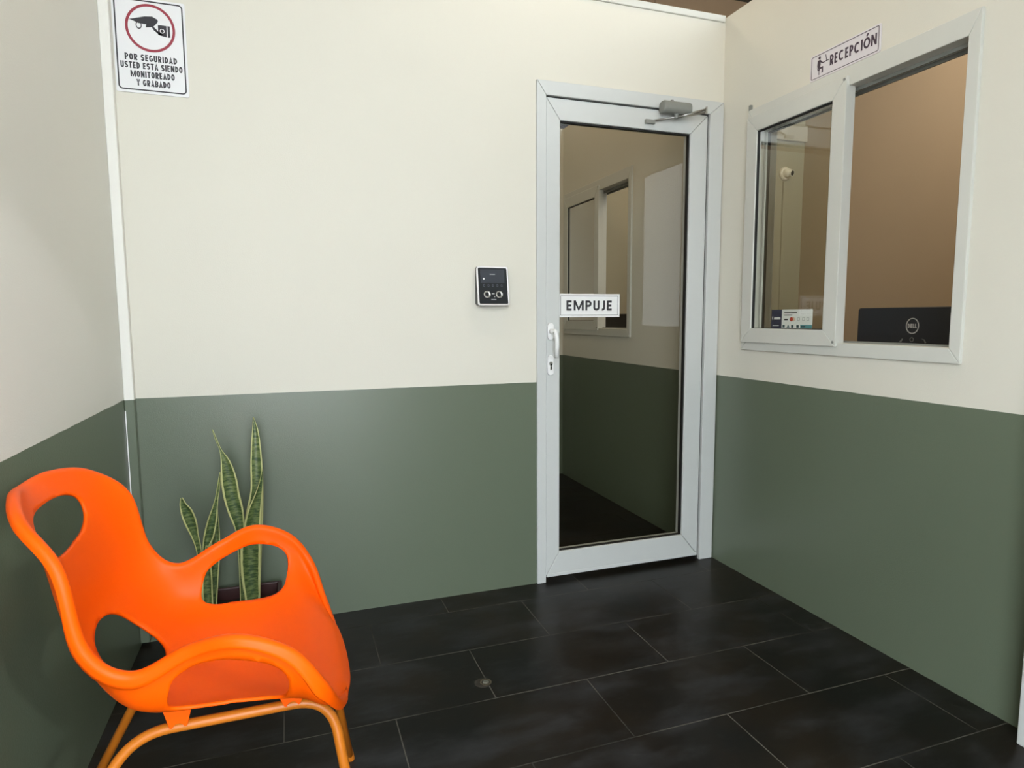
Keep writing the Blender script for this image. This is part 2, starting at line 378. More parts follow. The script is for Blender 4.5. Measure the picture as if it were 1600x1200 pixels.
def section(u,v):
    C=np.stack([lerpk(u,1),0*u,lerpk(u,2)],-1); R=catmull(RIM,lerpk(u,3))
    s=np.clip((u-.30)/.25,0,1); s=s*s*(3-2*s); s=s[...,None]      # 0 = back, 1 = seat/arm
    lat=np.array([0,1,0.])
    w=R[...,1:2]
    D=R-C; D0=D*[1,0,1]
    q=np.clip((u-.50)/.18,0,1)[...,None]                           # rear of the seat -> arms
    M1=C+lat*w*(.55*(1-s)+(KA*(1-q)+KB*q)*s)
    M2b=C+lat*w*.88+D0*.35
    M2s=C+lat*w*(1.0+KC*q)+D0*(np.array([.75,0,.06])*(1-q)+np.array([.75,0,KD])*q)-np.array([0,0,.012])*(1-q)
    M2=M2b*(1-s)+M2s*s
    v=v[...,None]
    return C*(1-v)**3+3*M1*v*(1-v)**2+3*M2*v*v*(1-v)+R*v**3
def surf(u,v):
    u=np.asarray(u,float);v=np.asarray(v,float); sg=np.where(v<0,-1.,1.); a=np.abs(v)
    P=section(u,a); z=np.zeros_like(u)
    b0=np.clip(1-u/.22,0,1)**2; b1=np.clip(1-(1-u)/.16,0,1)**2
    P=P+b0[...,None]*(catmull(RIM,2.0*a)-section(z,a))+b1[...,None]*(catmull(RIM,13-2.0*a)-section(z+1,a))
    P=P*np.stack([np.ones_like(sg),sg,np.ones_like(sg)],-1)
    return P
# ------------------------------------------------------------------ setting
XL, XR = -2.4161, 2.30        # left wall face, far reception wall face
YF, YE, HC, HW, T = -3.4, 1.95, 3.63, 2.462, .12
S = 'structure'
tag(obj('floor', BM(((XL-.2, YF, -.06), (XR+.1, YE+.15, 0))), 'floor'), 'dark slate tiled floor in staggered rows', 'floor', kind=S)
tag(obj('pavement', BM(((-9, -12, -.07), (9, YF, -.01))), 'pave'), 'grey pavement outside the entrance', 'pavement', kind=S)
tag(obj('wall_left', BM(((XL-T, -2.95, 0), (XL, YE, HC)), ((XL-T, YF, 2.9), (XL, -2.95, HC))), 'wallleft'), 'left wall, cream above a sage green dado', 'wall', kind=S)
DX0, DX1, DH = -.9012, -.004, 2.10
WY0, WY1, WZ0, WZ1 = -1.152, -.182, 1.006, 2.013
VY0, VY1, VZ0, VZ1 = .790, 1.728, 1.033, 2.004
bm = BM(((XL, 0, 0), (DX0, T, HW)), ((DX0, 0, DH), (0, T, HW)))
tag(obj('wall_back', bm, 'wall'), 'cream wall with a sage green dado beside the glass door', 'wall', kind=S)
bm = BM(((0, YF, 0), (T, WY0, HW)), ((0, WY0, 0), (T, WY1, WZ0)), ((0, WY0, WZ1), (T, WY1, HW)), ((0, WY1, 0), (T, VY0, HW)),
        ((0, VY0, 0), (T, VY1, VZ0)), ((0, VY0, VZ1), (T, VY1, HW)), ((0, VY1, 0), (T, YE, HW)))
tag(obj('wall_right', bm, 'wall'), 'right wall with the reception window, cream over a green dado', 'wall', kind=S)
tag(obj('wall_end', BM(((XL, 1.765, 0), (0, YE, HW))), 'wall'), 'end wall of the corridor behind the glass door', 'wall', kind=S)
tag(obj('wall_upper', BM(((XL, YE, HW), (-.30, YE+T, HC)), ((-.296, YE, HW), (.83, YE+T, HC)), ((.834, YE, HW+.45), (XR, YE+T, HC))), 'brownpanel'), 'brown panelled wall above the partition', 'wall', kind=S)
tag(obj('wall_reception_rear', BM(((0, YE, 0), (XR, YE+T, HW+.45))), 'olive'), 'olive wall behind the dome camera', 'wall', kind=S)
tag(obj('wall_reception_side', BM(((XR, YF, 0), (XR+T, YE+T, HC))), 'beige'), 'brown beige wall seen through the reception window', 'wall', kind=S)
tag(obj('wall_daylight_block', BM(((-1.25, -3.4, 0), (0, -3.3, HC)), ((XL, -3.4, 2.95), (-1.25, -3.3, HC))), 'wall'), 'unseen front wall added to narrow the daylight opening', 'wall', kind=S)  # added out of view, its opening shaped to keep daylight to the left
tag(obj('wall_reception_front', BM(((T, -1.62, 0), (XR, -1.52, HW))), 'beige'), 'front wall of the reception', 'wall', kind=S)
tag(obj('ceiling', BM(((XL-T, YF, HC), (XR+T, YE+T, HC+.1))), 'ceil'), 'dark ceiling high above the partitions', 'ceiling', kind=S)
tag(obj('trim_1', BM(((XL, -.030, .012), (XL+.0305, -.0005, HC))), 'trimpaint', bevel=.003), 'slim painted conduit column in the left corner', 'trim', kind=S)
obj('pale_strip', BM(((XL+.001, -.0308, .28), (XL+.0042, -.0298, .842))), 'white', bpy.data.objects['trim_1'])  # thin white strip along the dado part of the column
tag(obj('trim_2', BM(((XL+.031, -.009, HW-.022), (-.006, T+.009, HW+.006))), 'upvcwin', bevel=.003), 'pale capping along the top of the back partition', 'trim', kind=S)
tag(obj('trim_3', BM(((T, YE-.03, HW+.14), (XR, YE, HW+.27))), 'band'), 'pale band high on the reception rear wall', 'trim', kind=S)
tag(obj('trim_4', BM(((-.072, -1.475, 0), (-.058, -1.42, HW))), 'upvc', bevel=.003), 'white post at the near end of the right wall', 'trim', kind=S)

# ------------------------------------------------------------------ glass door
dr = tag(empty('door_1', (-.45, .03, 0)), 'white framed glass door with white handle', 'door', kind=S)
J = BACK
bm = frame4(J, DX0, 0, DX1, DH, .040, .071, .056, 0, -.075, .010, sides='lrt')
obj('door_frame', bm, 'upvc', dr, bevel=.002)
LX0, LX1, LZ0, LZ1 = -.8590, -.0825, .025, 2.038
bm = frame4(J, LX0+.0, LZ0, LX1, LZ1, .0625, .0880, .086, .105, -.050, .003)
lf = obj('door_leaf', bm, 'upvc', dr, bevel=.003)
bm = bmesh.new(); fbox(bm, J, LX0+.002, LZ0-.004, LX1-.002, LZ0+.010, -.040, .0055); obj('bottom_rail', bm, 'upvc', lf, bevel=.002)
bm = frame4(J, DX0+.0395, .0, DX1-.0705, DH-.0555, .0028, .0076, .0065, 0, -.074, -.006, sides='lrt')
obj('door_rebate', bm, 'gasket', dr)
GX0, GX1, GZ0, GZ1 = LX0+.0625, LX1-.088, LZ0+.105, LZ1-.086
bm = frame4(J, GX0-.004, GZ0-.004, GX1+.004, GZ1+.004, .0065, .0080, .0090, .0065, -.024, -.006)
obj('glazing_gasket', bm, 'gasket', lf)
bm = bmesh.new(); bm.faces.new([bm.verts.new(J(x, z, -.014)) for x, z in ((GX0, GZ0), (GX1, GZ0), (GX1, GZ1), (GX0, GZ1))])
obj('glass_pane', bm, 'doorglass', dr)
# handle
J0 = J
J = lambda a, b, d: J0(a, b, d+.019)
hx = -.8410
bm = bmesh.new(); prism(bm, J, rrect(hx-.0145, 1.056, hx+.0145, 1.128, .0143), -.018, -.006)
hp = obj('handle_plate', bm, 'white', dr, bevel=.003)
bm = bmesh.new(); tube(bm, [J(hx, 1.092, -.008), J(hx, 1.092, .022)], .0105, 16)
path = rounded_path([J(hx, 1.092, .016), J(hx+.004, 1.095, .034), J(hx+.010, 1.05, .038), J(hx+.010, .983, .031)], .03)
tube(bm, path, [.009]*8+[.0095]*(len(path)-10)+[.009, .007], 14)
obj('lever', bm, 'white', hp, smooth=True)
bm = bmesh.new(); prism(bm, J, rrect(hx-.0135, .906, hx+.0135, .992, .0133), -.018, -.007)
kp = obj('lock_plate', bm, 'white', dr, bevel=.003)
bm = bmesh.new(); disc(bm, J, hx, .957, .0085, -.008, -.004); fbox(bm, J, hx-.005, .930, hx+.005, .955, -.008, -.004); obj('lock_cylinder', bm, 'steel', kp, bevel=.001)
bm = bmesh.new(); disc(bm, J, hx+.001, .953, .0042, -.0045, -.0032); fbox(bm, J, hx-.002, .934, hx+.002, .943, -.0045, -.0034); obj('keyhole', bm, 'gasket', kp)

J = J0
# door closer
dc = tag(empty('door_closer', (-.27, -.03, 2.04)), 'grey door closer with folding arm at the top of the glass door', 'door closer')
bm = bmesh.new(); prism(bm, lambda a, b, d: (d, -a, b), rrect(.009, 2.016, .062, 2.066, .019), -.340, -.202)
obj('body', bm, 'grey', dc, bevel=.007, seg=3)
bm = BM(((-.288, -.03, 2.064), (-.276, -.011, 2.078))); obj('mounting_lug', bm, 'grey', dc, bevel=.002)
bm = bmesh.new(); tube(bm, [(-.268, -.036, 2.018), (-.268, -.036, 1.998)], [.012, .008], 18); obj('spindle', bm, 'grey', dc, smooth=False)
bm = bmesh.new(); tube(bm, [(-.268, -.036, 2.003), (-.139, -.066, 2.040)], .0050, 10); obj('main_arm', bm, 'steel', dc, smooth=True)
bm = bmesh.new(); prism(bm, lambda a, b, d: (a, -d, b), [(-.146, 2.022), (-.134, 2.022), (-.134, 2.052), (-.139, 2.052)], .060, .071); obj('elbow_joint', bm, 'steel', dc, bevel=.0015)
bm = bmesh.new(); tube(bm, [(-.138, -.066, 2.027), (-.365, -.012, 1.988)], .0045, 10); obj('forearm', bm, 'steel', dc, smooth=True)
bm = BM(((-.405, -.018, 1.974), (-.358, -.0035, 1.991))); obj('arm_shoe', bm, 'grey', dc, bevel=.002)

# push sign on the glass
ps = tag(empty('door_sign', (-.645, .016, 1.2)), 'white sign reading EMPUJE on the glass door', 'sign')
F = BACKM((-.7965, 1.151, -.0125))
bm = bmesh.new(); fbox(bm, F, 0, 0, .291, .099, -.0013, .0017); obj('board', bm, 'white', ps, bevel=.0005)
bm = bmesh.new(); rring(bm, F, .008, .008, .283, .091, .0015, .0022, .0010, .0021); obj('border', bm, 'ink', ps)
lettering('lettering', 'EMPUJE', F, .036, .028, .254, .071, 'ink', ps, d=.0021, wt=.195, gap=.15, wide=.60)

# ------------------------------------------------------------------ reception window and corridor window
def slider(name, label, y0, y1, z0, z1, sash_y, mirror=False):
    w = tag(empty(name, (0, (y0+y1)/2, z0)), label, 'window', kind=S)
    F = RIGHT
    bm = frame4(F, y0, z0, y1, z1, .036, .040, .066, .047, -.11, .011)
    obj('window_frame', bm, 'upvcwin', w, bevel=.002)
    bm = bmesh.new()
    for d in (-.038, -.080): fbox(bm, F, y0+.03, z1-.078, y1-.03, z1-.060, d-.004, d+.004); fbox(bm, F, y0+.03, z0+.040, y1-.03, z0+.052, d-.004, d+.004)
    obj('sliding_track', bm, 'grey', w)
    for k, (s0, s1, d0, d1, nm) in enumerate(sash_y):
        bm = frame4(F, s0, z0+.034, s1, z1-.034, .060, .060, .066, .060, d0, d1)
        sh = obj(nm, bm, 'upvcwin', w, bevel=.002)
        bm = frame4(F, s0+.056, z0+.090, s1-.056, z1-.096, .0065, .0060, .0080, .0060, d1-.020, d1-.007)
        obj('glazing_gasket', bm, 'gasket', sh)
        dm = d1-.013
        bm = bmesh.new(); bm.faces.new([bm.verts.new(F(a, b, dm)) for a, b in ((s0+.056, z0+.09), (s1-.056, z0+.09), (s1-.056, z1-.096), (s0+.056, z1-.096))])
        obj('glass_pane', bm, 'winglass', sh)
        bm = bmesh.new()
        for zz in (z0+.050, z1-.045): disc(bm, F, s0+.010, zz, .005, d1-.002, d1+.002)
        obj('screw', bm, 'grey', sh)
    return w
slider('window_1', 'white sliding reception window standing half open', WY0, WY1, WZ0, WZ1, [(-.701, -.190, -.020, .022, 'front_sash'), (-.648, -.190, -.068, -.030, 'rear_sash')])
slider('window_2', 'white sliding window in the corridor behind the glass door', VY0, VY1, VZ0, VZ1, [(1.185, 1.72, -.020, .016, 'front_sash'), (1.235, 1.72, -.068, -.030, 'rear_sash')])
bm = bmesh.new(); fbox(bm, RIGHT, -.196, WZ1-.002, -.184, WZ1+.020, 0, .012)
tag(obj('window_stop', bm, 'grey', bevel=.001), 'tiny grey tab above the left corner of the reception window', 'stop')

# payment sticker
F = RIGHTM((-.350, 1.103, -.0008))
st = tag(empty('payment_sticker', (0, -.46, 1.14)), 'small blue and white payment sticker in the corner of the reception window', 'sticker')
bm = bmesh.new(); fbox(bm, F, 0, 0, .059, .074, -.0006, .0006); obj('navy_panel', bm, 'navy', st)
bm = bmesh.new(); fbox(bm, F, .0592, 0, .219, .074, -.0006, .0006); obj('white_panel', bm, 'white', st)
def piece(name, mat, par, *r, d0=.0006, d1=.001, FF=None):
    bm = bmesh.new(); fbox(bm, FF or F, *r, d0, d1); return obj(name, bm, mat, par)
for k, (a, h) in enumerate(((.006, .012), (.017, .009), (.024, .009), (.031, .009), (.038, .010), (.045, .009))): piece('printed_letter', 'white', st, a, .034, a+(.003 if k == 0 else .006), .034+h)
piece('printed_line', 'white', st, .010, .0085, .044, .0105)
for a, b_, ww in ((.072, .059, .068), (.072, .050, .044)): piece('printed_line', 'ink', st, a, b_, a+ww, b_+.0035)
piece('card_mark', 'ink', st, .073, .031, .0925, .037)
bm = bmesh.new(); disc(bm, F, .112, .035, .0085, .0006, .0011); obj('card_mark', bm, 'amber', st)
bm = bmesh.new(); disc(bm, F, .122, .035, .0085, .0006, .0009); obj('card_mark', bm, 'peach', st)
for a in (.150, .175, .197):
    bm = bmesh.new(); rring(bm, F, a-.006, .030, a+.006, .042, .002, .0015, .0006, .001); obj('icon', bm, 'paleg', st)
bm = bmesh.new(); fbox(bm, F, .160, .0005, .2185, .0135, .0006, .0009); obj('teal_strip', bm, 'teal', st)
for a in (.065, .112, .140): piece('printed_letter', 'dkteal', st, a, .002, a+.012, .0125)
bm = bmesh.new(); prism(bm, F, [(.088, .002), (.096, .014), (.104, .002)], .0006, .001); obj('printed_mark', bm, 'dkteal', st)
piece('printed_line', 'dkteal', st, .164, .004, .186, .010, d0=.0009, d1=.0012)

# reception sign
rs = tag(empty('reception_sign', (0, -.66, 2.02)), 'pale sign reading RECEPCIÓN above the reception window', 'sign')
F = RIGHTM((-.512, 2.0165, 0))
bm = bmesh.new(); prism(bm, F, rrect(0, 0, .302, .092, .006), .0005, .0045); obj('board', bm, 'signlilac', rs, bevel=.0008)
bm = bmesh.new(); rring(bm, F, .006, .0055, .296, .0865, .006, .0022, .0040, .0050); obj('border', bm, 'inkpurple', rs)
lettering('lettering', 'RECEPCIÓN', F, .093, .030, .288, .066, 'inkpurple', rs, d=.005, wt=.21, gap=.14, wide=.72, ws={'E': .5, 'P': .54, 'R': .56, 'C': .82, 'N': .76, 'Ó': .9})
bm = bmesh.new(); disc(bm, F, .044, .074, .0055, .0045, .005)
for pts in ([(.036,.066),(.048,.067),(.050,.052),(.047,.040),(.062,.040),(.062,.018),(.056,.018),(.056,.034),(.042,.033),(.034,.046)],
            [(.048,.066),(.060,.054),(.078,.055),(.078,.052),(.058,.050),(.046,.060)],
            [(.074,.055),(.088,.055),(.088,.052),(.074,.052)], [(.076,.055),(.079,.055),(.074,.076),(.0715,.076)],
            [(.034,.044),(.037,.030),(.047,.030),(.047,.033),(.040,.034)], [(.042,.033),(.045,.033),(.045,.014),(.042,.014)]):
    prism(bm, F, pts, .0045, .005)
obj('desk_pictogram', bm, 'inkpurple', rs)

# security sign
ss = tag(empty('security_sign', (-2.27, 0, 1.9)), 'white security notice with camera picture and red ring', 'sign')
F = BACKM((-2.382, 1.898, 0))
bm = bmesh.new(); prism(bm, F, rrect(0, 0, .216, .302, .006), .0005, .003); obj('board', bm, 'signwhite', ss, bevel=.0006)
bm = bmesh.new(); rring(bm, F, .0065, .0085, .209, .2955, .013, .0042, .0026, .0034); obj('border', bm, 'ink', ss)
bm = bmesh.new(); ring(bm, F, .110, .210, .0655, .0735, .0026, .0034, 72, 1.03); obj('ring', bm, 'red', ss)
Q = lambda pts: [(.110+(x-.555)*.157, .210+(y)*.157) for x, y in pts]
bm = bmesh.new()
for pts in ([(.165,.135),(.46,.225),(.60,.240),(.70,.19),(.705,.150),(.66,.09),(.62,.062),(.33,.078),(.25,.110)],
            [(.485,.085),(.62,.066),(.66,.09),(.62,.045),(.56,.02),(.47,.005),(.475,.045)],
            [(.58,.030),(.61,.045),(.665,-.005),(.70,-.05),(.68,-.08),(.62,-.035)],
            [(.66,-.045),(.70,-.045),(.72,-.075),(.77,-.065),(.79,-.04),(.79,-.085),(.76,-.11),(.70,-.11)],
            [(.70,.085),(.86,.085),(.86,-.145),(.70,-.115)], [(.878,.085),(.925,.085),(.925,-.140),(.878,-.147)]):
    prism(bm, F, Q(pts), .0026, .0034)
obj('camera_pictogram', bm, 'ink', ss)
bm = bmesh.new(); c = Q([(.340, .040)])[0]; ring(bm, F, c[0], c[1], .0062, .0088, .0026, .0036, 24, 1.45); obj('camera_lens_outline', bm, 'ink', ss)
bm = bmesh.new(); c = Q([(.775, -.03)])[0]; ring(bm, F, c[0], c[1], .0050, .0070, .0034, .0040, 24); obj('bracket_ring', bm, 'white', ss)
for s, a0, a1, b in (('POR SEGURIDAD', .030, .184, .1035), ('USTED ESTA SIENDO', .0165, .199, .0775), ('MONITOREADO', .044, .174, .0505), ('Y GRABADO', .060, .160, .0235)):
    lettering('lettering', s, F, a0, b, a1, b+.0205, 'ink', ss, d=.0034, wt=.215, gap=.13, wide=.55)

# ------------------------------------------------------------------ access terminal
it = tag(empty('access_terminal', (-1.1, -.01, 1.2)), 'black access terminal with small screen and two round lenses beside the door', 'access control terminal')
ca, sa = math.cos(math.radians(9)), math.sin(math.radians(9))
def TF(a, b, d):        # tilted face: bottom stands further out
    z = 1.1985+b*ca+d*sa; y = .040-b*sa+d*ca
    return (-1.1655+a, -y, z)
TW, TH = .1335, .158
bm = bmesh.new(); 
o = rrect(0, 0, TW, TH, .012); lo = [bm.verts.new((-1.1655+x, -.001, 1.1985+z*ca)) for x, z in o]; hi = [bm.verts.new(TF(x, z, -.004)) for x, z in o]
bm.faces.new(lo[::-1]); bm.faces.new(hi)
for i in range(len(o)): bm.faces.new([lo[i], lo[(i+1) % len(o)], hi[(i+1) % len(o)], hi[i]])
obj('housing', bm, 'blackgloss', it, bevel=.001)
bm = bmesh.new(); rring(bm, TF, 0, 0, TW, TH, .012, .0068, -.004, .003); obj('silver_bezel', bm, 'silver', it, bevel=.0015)
bm = bmesh.new(); prism(bm, TF, rrect(.006, .006, TW-.006, TH-.006, .007), -.005, .0012); fp = obj('front_panel', bm, 'blackgloss', it)
bm = bmesh.new(); fbox(bm, TF, .016, .092, TW-.018, .146, .0012, .0018); sp = obj('screen', bm, 'screen', it)
bm = bmesh.new(); disc(bm, TF, .029, .108, .0036, .0018, .0024); obj('status_dot', bm, 'white', sp)
piece('screen_text', 'paleg', sp, .055, .125, .077, .1275, d0=.0018, d1=.0022, FF=TF)
for k in range(5):
    bm = bmesh.new(); x = .029+k*.0185; rring(bm, TF, x-.0032, .076, x+.0032, .086, .0025, .0012, .0012, .0016); obj('key', bm, 'key', it)
for x in (.040, .091):
    bm = bmesh.new(); lathe(bm, lambda a, b, d: TF(a, b, d), x, .045, [(.0145, .001), (.0145, .0035), (.0125, .0045), (.010, .003), (.006, .002)], 32); ln = obj('lens', bm, 'steel', it, smooth=True)
    bm = bmesh.new(); disc(bm, TF, x, .045, .0075, .003, .0042); obj('lens_glass', bm, 'blackgloss', ln)
for r in ((.060, .046, .071, .050), (.056, .0225, .077, .0255), (.069, .034, .073, .038)): piece('printed_mark', 'paleg', it, *r, d0=.0012, d1=.0017, FF=TF)

# ------------------------------------------------------------------ reception interior
def monitor(label, X, y0, y1, z1, group=None, logo=True):
    yc = (y0+y1)/2; t = tag(empty('computer_monitor', (X, yc, .74)), label, 'monitor')
    zb = z1-.33
    R = lambda a, b, d: (X-d, a, b)
    bm = bmesh.new(); prism(bm, R, rrect(y0, zb, y1, z1, .012), -.03, 0); obj('back_shell', bm, 'monitor', t, bevel=.004)
    bm = bmesh.new(); prism(bm, R, rrect(y0+.008, zb+.008, y1-.008, z1-.008, .008), -.036, -.028); obj('display', bm, 'blackgloss', t)
    bm = BM(((X-.02, yc-.035, .752), (X+.0, yc+.035, zb+.12))); obj('stand_neck', bm, 'monitor', t, bevel=.006)
    bm = bmesh.new(); disc(bm, lambda a, b, d: (X+a, yc+b, d), 0, 0, .12, .740, .753, 40); obj('stand_base', bm, 'monitor', t, bevel=.003)
    return t, RIGHTM((yc, 0, -X))
DKZ = .740
dk = tag(empty('reception_desk', (.45, .2, 0)), 'brown reception desk behind the window', 'desk')
obj('desktop', BM(((T+.004, -1.4, DKZ-.03), (.78, 1.9, DKZ))), 'desk', dk, bevel=.003)
for y in (-1.38, .1, 1.86): obj('panel', BM(((T+.02, y, 0), (.74, y+.025, DKZ-.03))), 'desk', dk)
mo, F = monitor('dark monitor with a round DELL logo seen through the reception window opening', .34, -.96, -.465, 1.182)
mc = .7125
A = lambda y: (-.7125-y)       # local a of world y
bm = bmesh.new(); ring(bm, F, A(-.7125-.0)+.0, 1.1115, .0235, .0268, .0, .0012, 48, 1.12); obj('logo_ring', bm, 'logo', mo)
lettering('logo_letters', 'DELL', F, -.0185, 1.1035, .0185, 1.1195, 'logo', mo, d=.0011, wt=.26, gap=.1, wide=.7)
bm = bmesh.new(); ring(bm, F, .0, 1.060, .006, .0085, 0, .001, 20); obj('stand_button', bm, 'grey', mo)
for pts in ([(-.052, 1.050), (-.040, 1.063), (-.036, 1.061), (-.044, 1.048)], [(.040, 1.064), (.052, 1.062), (.060, 1.050), (.054, 1.048), (.050, 1.058)]):
    bm = bmesh.new(); prism(bm, F, pts, 0, .001); obj('stand_clip', bm, 'grey', mo)
m2, F = monitor('plain black monitor seen through the corridor window behind the glass door', .34, 1.44, 1.88, 1.172)

dmc = tag(empty('dome_camera', (2.10, YE, 2.33)), 'ivory dome camera on the olive wall inside the reception', 'security camera')
FB = lambda a, b, d: (2.10+a, YE-d, 2.335+b)
bm = bmesh.new(); lathe(bm, FB, 0, 0, [(.056, 0), (.056, .012), (.050, .022), (.03, .024)], 40); obj('base', bm, 'camwhite', dmc, smooth=False, bevel=.002)
def sphere_cut(c, r, ax, n=24, m=12, cut=.82):
    bm = bmesh.new(); ax = Vector(ax).normalized(); e = ax.orthogonal().normalized(); f = ax.cross(e); c = Vector(c); rows = []
    for i in range(m+1):
        th = math.pi-(math.pi-math.acos(cut))*i/m
        rr, h = r*math.sin(th), r*math.cos(th)
        rows.append([bm.verts.new(c+ax*h+rr*(math.cos(2*math.pi*k/n)*e+math.sin(2*math.pi*k/n)*f)) for k in range(n)] if i else [bm.verts.new(c-ax*r)])
    for k in range(n): bm.faces.new([rows[0][0], rows[1][(k+1) % n], rows[1][k]])
    for a, b in zip(rows[1:], rows[2:]):
        for k in range(n): bm.faces.new([a[k], a[(k+1) % n], b[(k+1) % n], b[k]])
    bm.faces.new(rows[-1]); return bm
ctr = Vector(FB(.0, .0, .036)); look = Vector((-.25, -.85, -.18)).normalized()
look = Vector((.25, -.9, -.2)).normalized()
bl = obj('ball', sphere_cut(ctr, .038, look), 'camwhite', dmc, smooth=True)
bm = bmesh.new(); tube(bm, [ctr+look*.022, ctr+look*.046], .026, 24); hd = obj('lens_housing', bm, 'camwhite', dmc)
bm = bmesh.new(); tube(bm, [ctr+look*.044, ctr+look*.0475], .021, 24); obj('lens', bm, 'blackgloss', dmc)
bm = BM(((2.085, YE-.012, .0), (2.115, YE, 2.27))); tag(obj('cable_duct', bm, 'olive', bevel=.002), 'slim olive cable duct running down below the dome camera', 'cable duct')

# floor plug
fd = tag(empty('floor_plug', (-1.338, -.655, 0)), 'small round metal plug in a stained ring on the dark floor tiles', 'floor plug')
FF = lambda a, b, d: (-1.338+a, -.655+b, d)
bm = bmesh.new(); disc(bm, FF, -.006, 0, .026, -.0, .0006, 36); obj('stained_ring', bm, 'stain', fd)
bm = bmesh.new(); ring(bm, FF, 0.004, 0, .014, .0185, .0004, .002, 36); obj('rim', bm, 'brass', fd)
bm = bmesh.new(); lathe(bm, FF, .004, 0, [(.010, .0004), (.010, .0018), (.006, .003)], 24); obj('cap', bm, 'steel', fd)
LEAVES = [([(-2.0373, 0.1293, 0.0461), (-2.037, 0.2399, 0.0614), (-2.03, 0.3612, 0.0651), (-2.0174, 0.469, 0.0567), (-2.006, 0.5523, 0.0417), (-2.0037, 0.6423, 0.0388), (-2.0028, 0.72, 0.0298), (-2.0031, 0.7674, 0.0188), (-2.0072, 0.8121, 0.0017)], -0.155, -0.12, 0.18, (0, 0)),
  ([(-2.0359, 0.134, 0.0456), (-2.0332, 0.1811, 0.0465), (-2.0351, 0.2838, 0.0615), (-2.031, 0.3755, 0.0633), (-2.0237, 0.4418, 0.0544), (-2.0142, 0.4956, 0.0445), (-2.0015, 0.5428, 0.0277), (-1.9899, 0.59, 0.013), (-1.9819, 0.6433, 0.0027)], -0.18, -0.2, 0.2, (0, 15)),
  ([(-2.0663, 0.1593, 0.0166), (-2.0643, 0.3128, 0.0175), (-2.0634, 0.422, 0.0277), (-2.0732, 0.4954, 0.0474), (-2.0846, 0.5563, 0.0508), (-2.0907, 0.6162, 0.0479), (-2.0983, 0.6699, 0.0296), (-2.1114, 0.7119, 0.0068), (-2.1235, 0.7478, 0.0052), (-2.1333, 0.7832, 0.0021)], -0.17, -0.17, 0.2, (10, 0)),
  ([(-2.1831, 0.1806, 0.0185), (-2.1853, 0.2781, 0.0141), (-2.1909, 0.3808, 0.0155), (-2.1999, 0.4357, 0.0221), (-2.2091, 0.4843, 0.0357), (-2.219, 0.521, 0.0344), (-2.2282, 0.5458, 0.0206), (-2.2319, 0.5699, 0.006)], -0.19, -0.21, 0.3, (20, 0)),
  ([(-2.1714, 0.1832, 0.0343), (-2.1708, 0.2784, 0.0262), (-2.1712, 0.3789, 0.0177), (-2.1583, 0.43, 0.0313), (-2.1471, 0.4754, 0.0287), (-2.1378, 0.5151, 0.0178), (-2.1287, 0.5549, 0.0094), (-2.1201, 0.6005, 0.0078), (-2.1146, 0.6406, 0.0026)], -0.2, -0.19, 0.3, (-20, 30)),
  ([(-2.1644, 0.1644, 0.0269), (-2.1559, 0.2602, 0.0295), (-2.1482, 0.3495, 0.0332), (-2.1426, 0.4025, 0.0267), (-2.1379, 0.4496, 0.016), (-2.1355, 0.4848, 0.0069), (-2.134, 0.5141, 0.0021)], -0.16, -0.15, 0.3, (25, 0)),
  ([(-2.1702, 0.1874, 0.0289), (-2.1701, 0.2471, 0.0314), (-2.1677, 0.3061, 0.0271), (-2.1659, 0.3649, 0.0145), (-2.1657, 0.4002, 0.0052)], -0.21, -0.21, 0.3, (0, 20))]
# ------------------------------------------------------------------ orange chair
def half_sym(h): return h+[(u, -v) for u, v in h[::-1] if abs(v) > 1e-6]
def smooth_loop(pts, n=6):
    out = []; k = len(pts)
    for i in range(k):
        a, b, c, d = (np.array(pts[(i+j) % k]) for j in (-1, 0, 1, 2))
        for t in np.linspace(0, 1, n, endpoint=False): out.append(tuple(.5*(2*b+(c-a)*t+(2*a-5*b+4*c-d)*t*t+(3*b-a-3*c+d)*t**3)))
    return out
H_BACK = half_sym([(.065, 0), (.0665, .16), (.073, .31), (.086, .40), (.105, .428), (.126, .412), (.147, .372), (.166, .30), (.179, .20), (.187, 0)])
H_LUMB = half_sym([(.388, 0), (.393, .075), (.404, .145), (.422, .190), (.448, .208), (.475, .200), (.503, .165), (.524, .115), (.535, .055), (.538, 0)])
H_ARM = [(.566, .612), (.556, .727), (.562, .862), (.587, .902), (.615, .915), (.659, .912), (.709, .903), (.763, .898), (.786, .880), (.797, .842), (.799, .780), (.794, .690), (.785, .600), (.766, .540), (.736, .513), (.689, .516), (.645, .538), (.595, .556)]
HOLES = [smooth_loop(H_BACK), smooth_loop(H_LUMB), smooth_loop(H_ARM), smooth_loop([(u, -v) for u, v in H_ARM])]
FR, FT = .0078, .020       # roll radius and tail of the rim
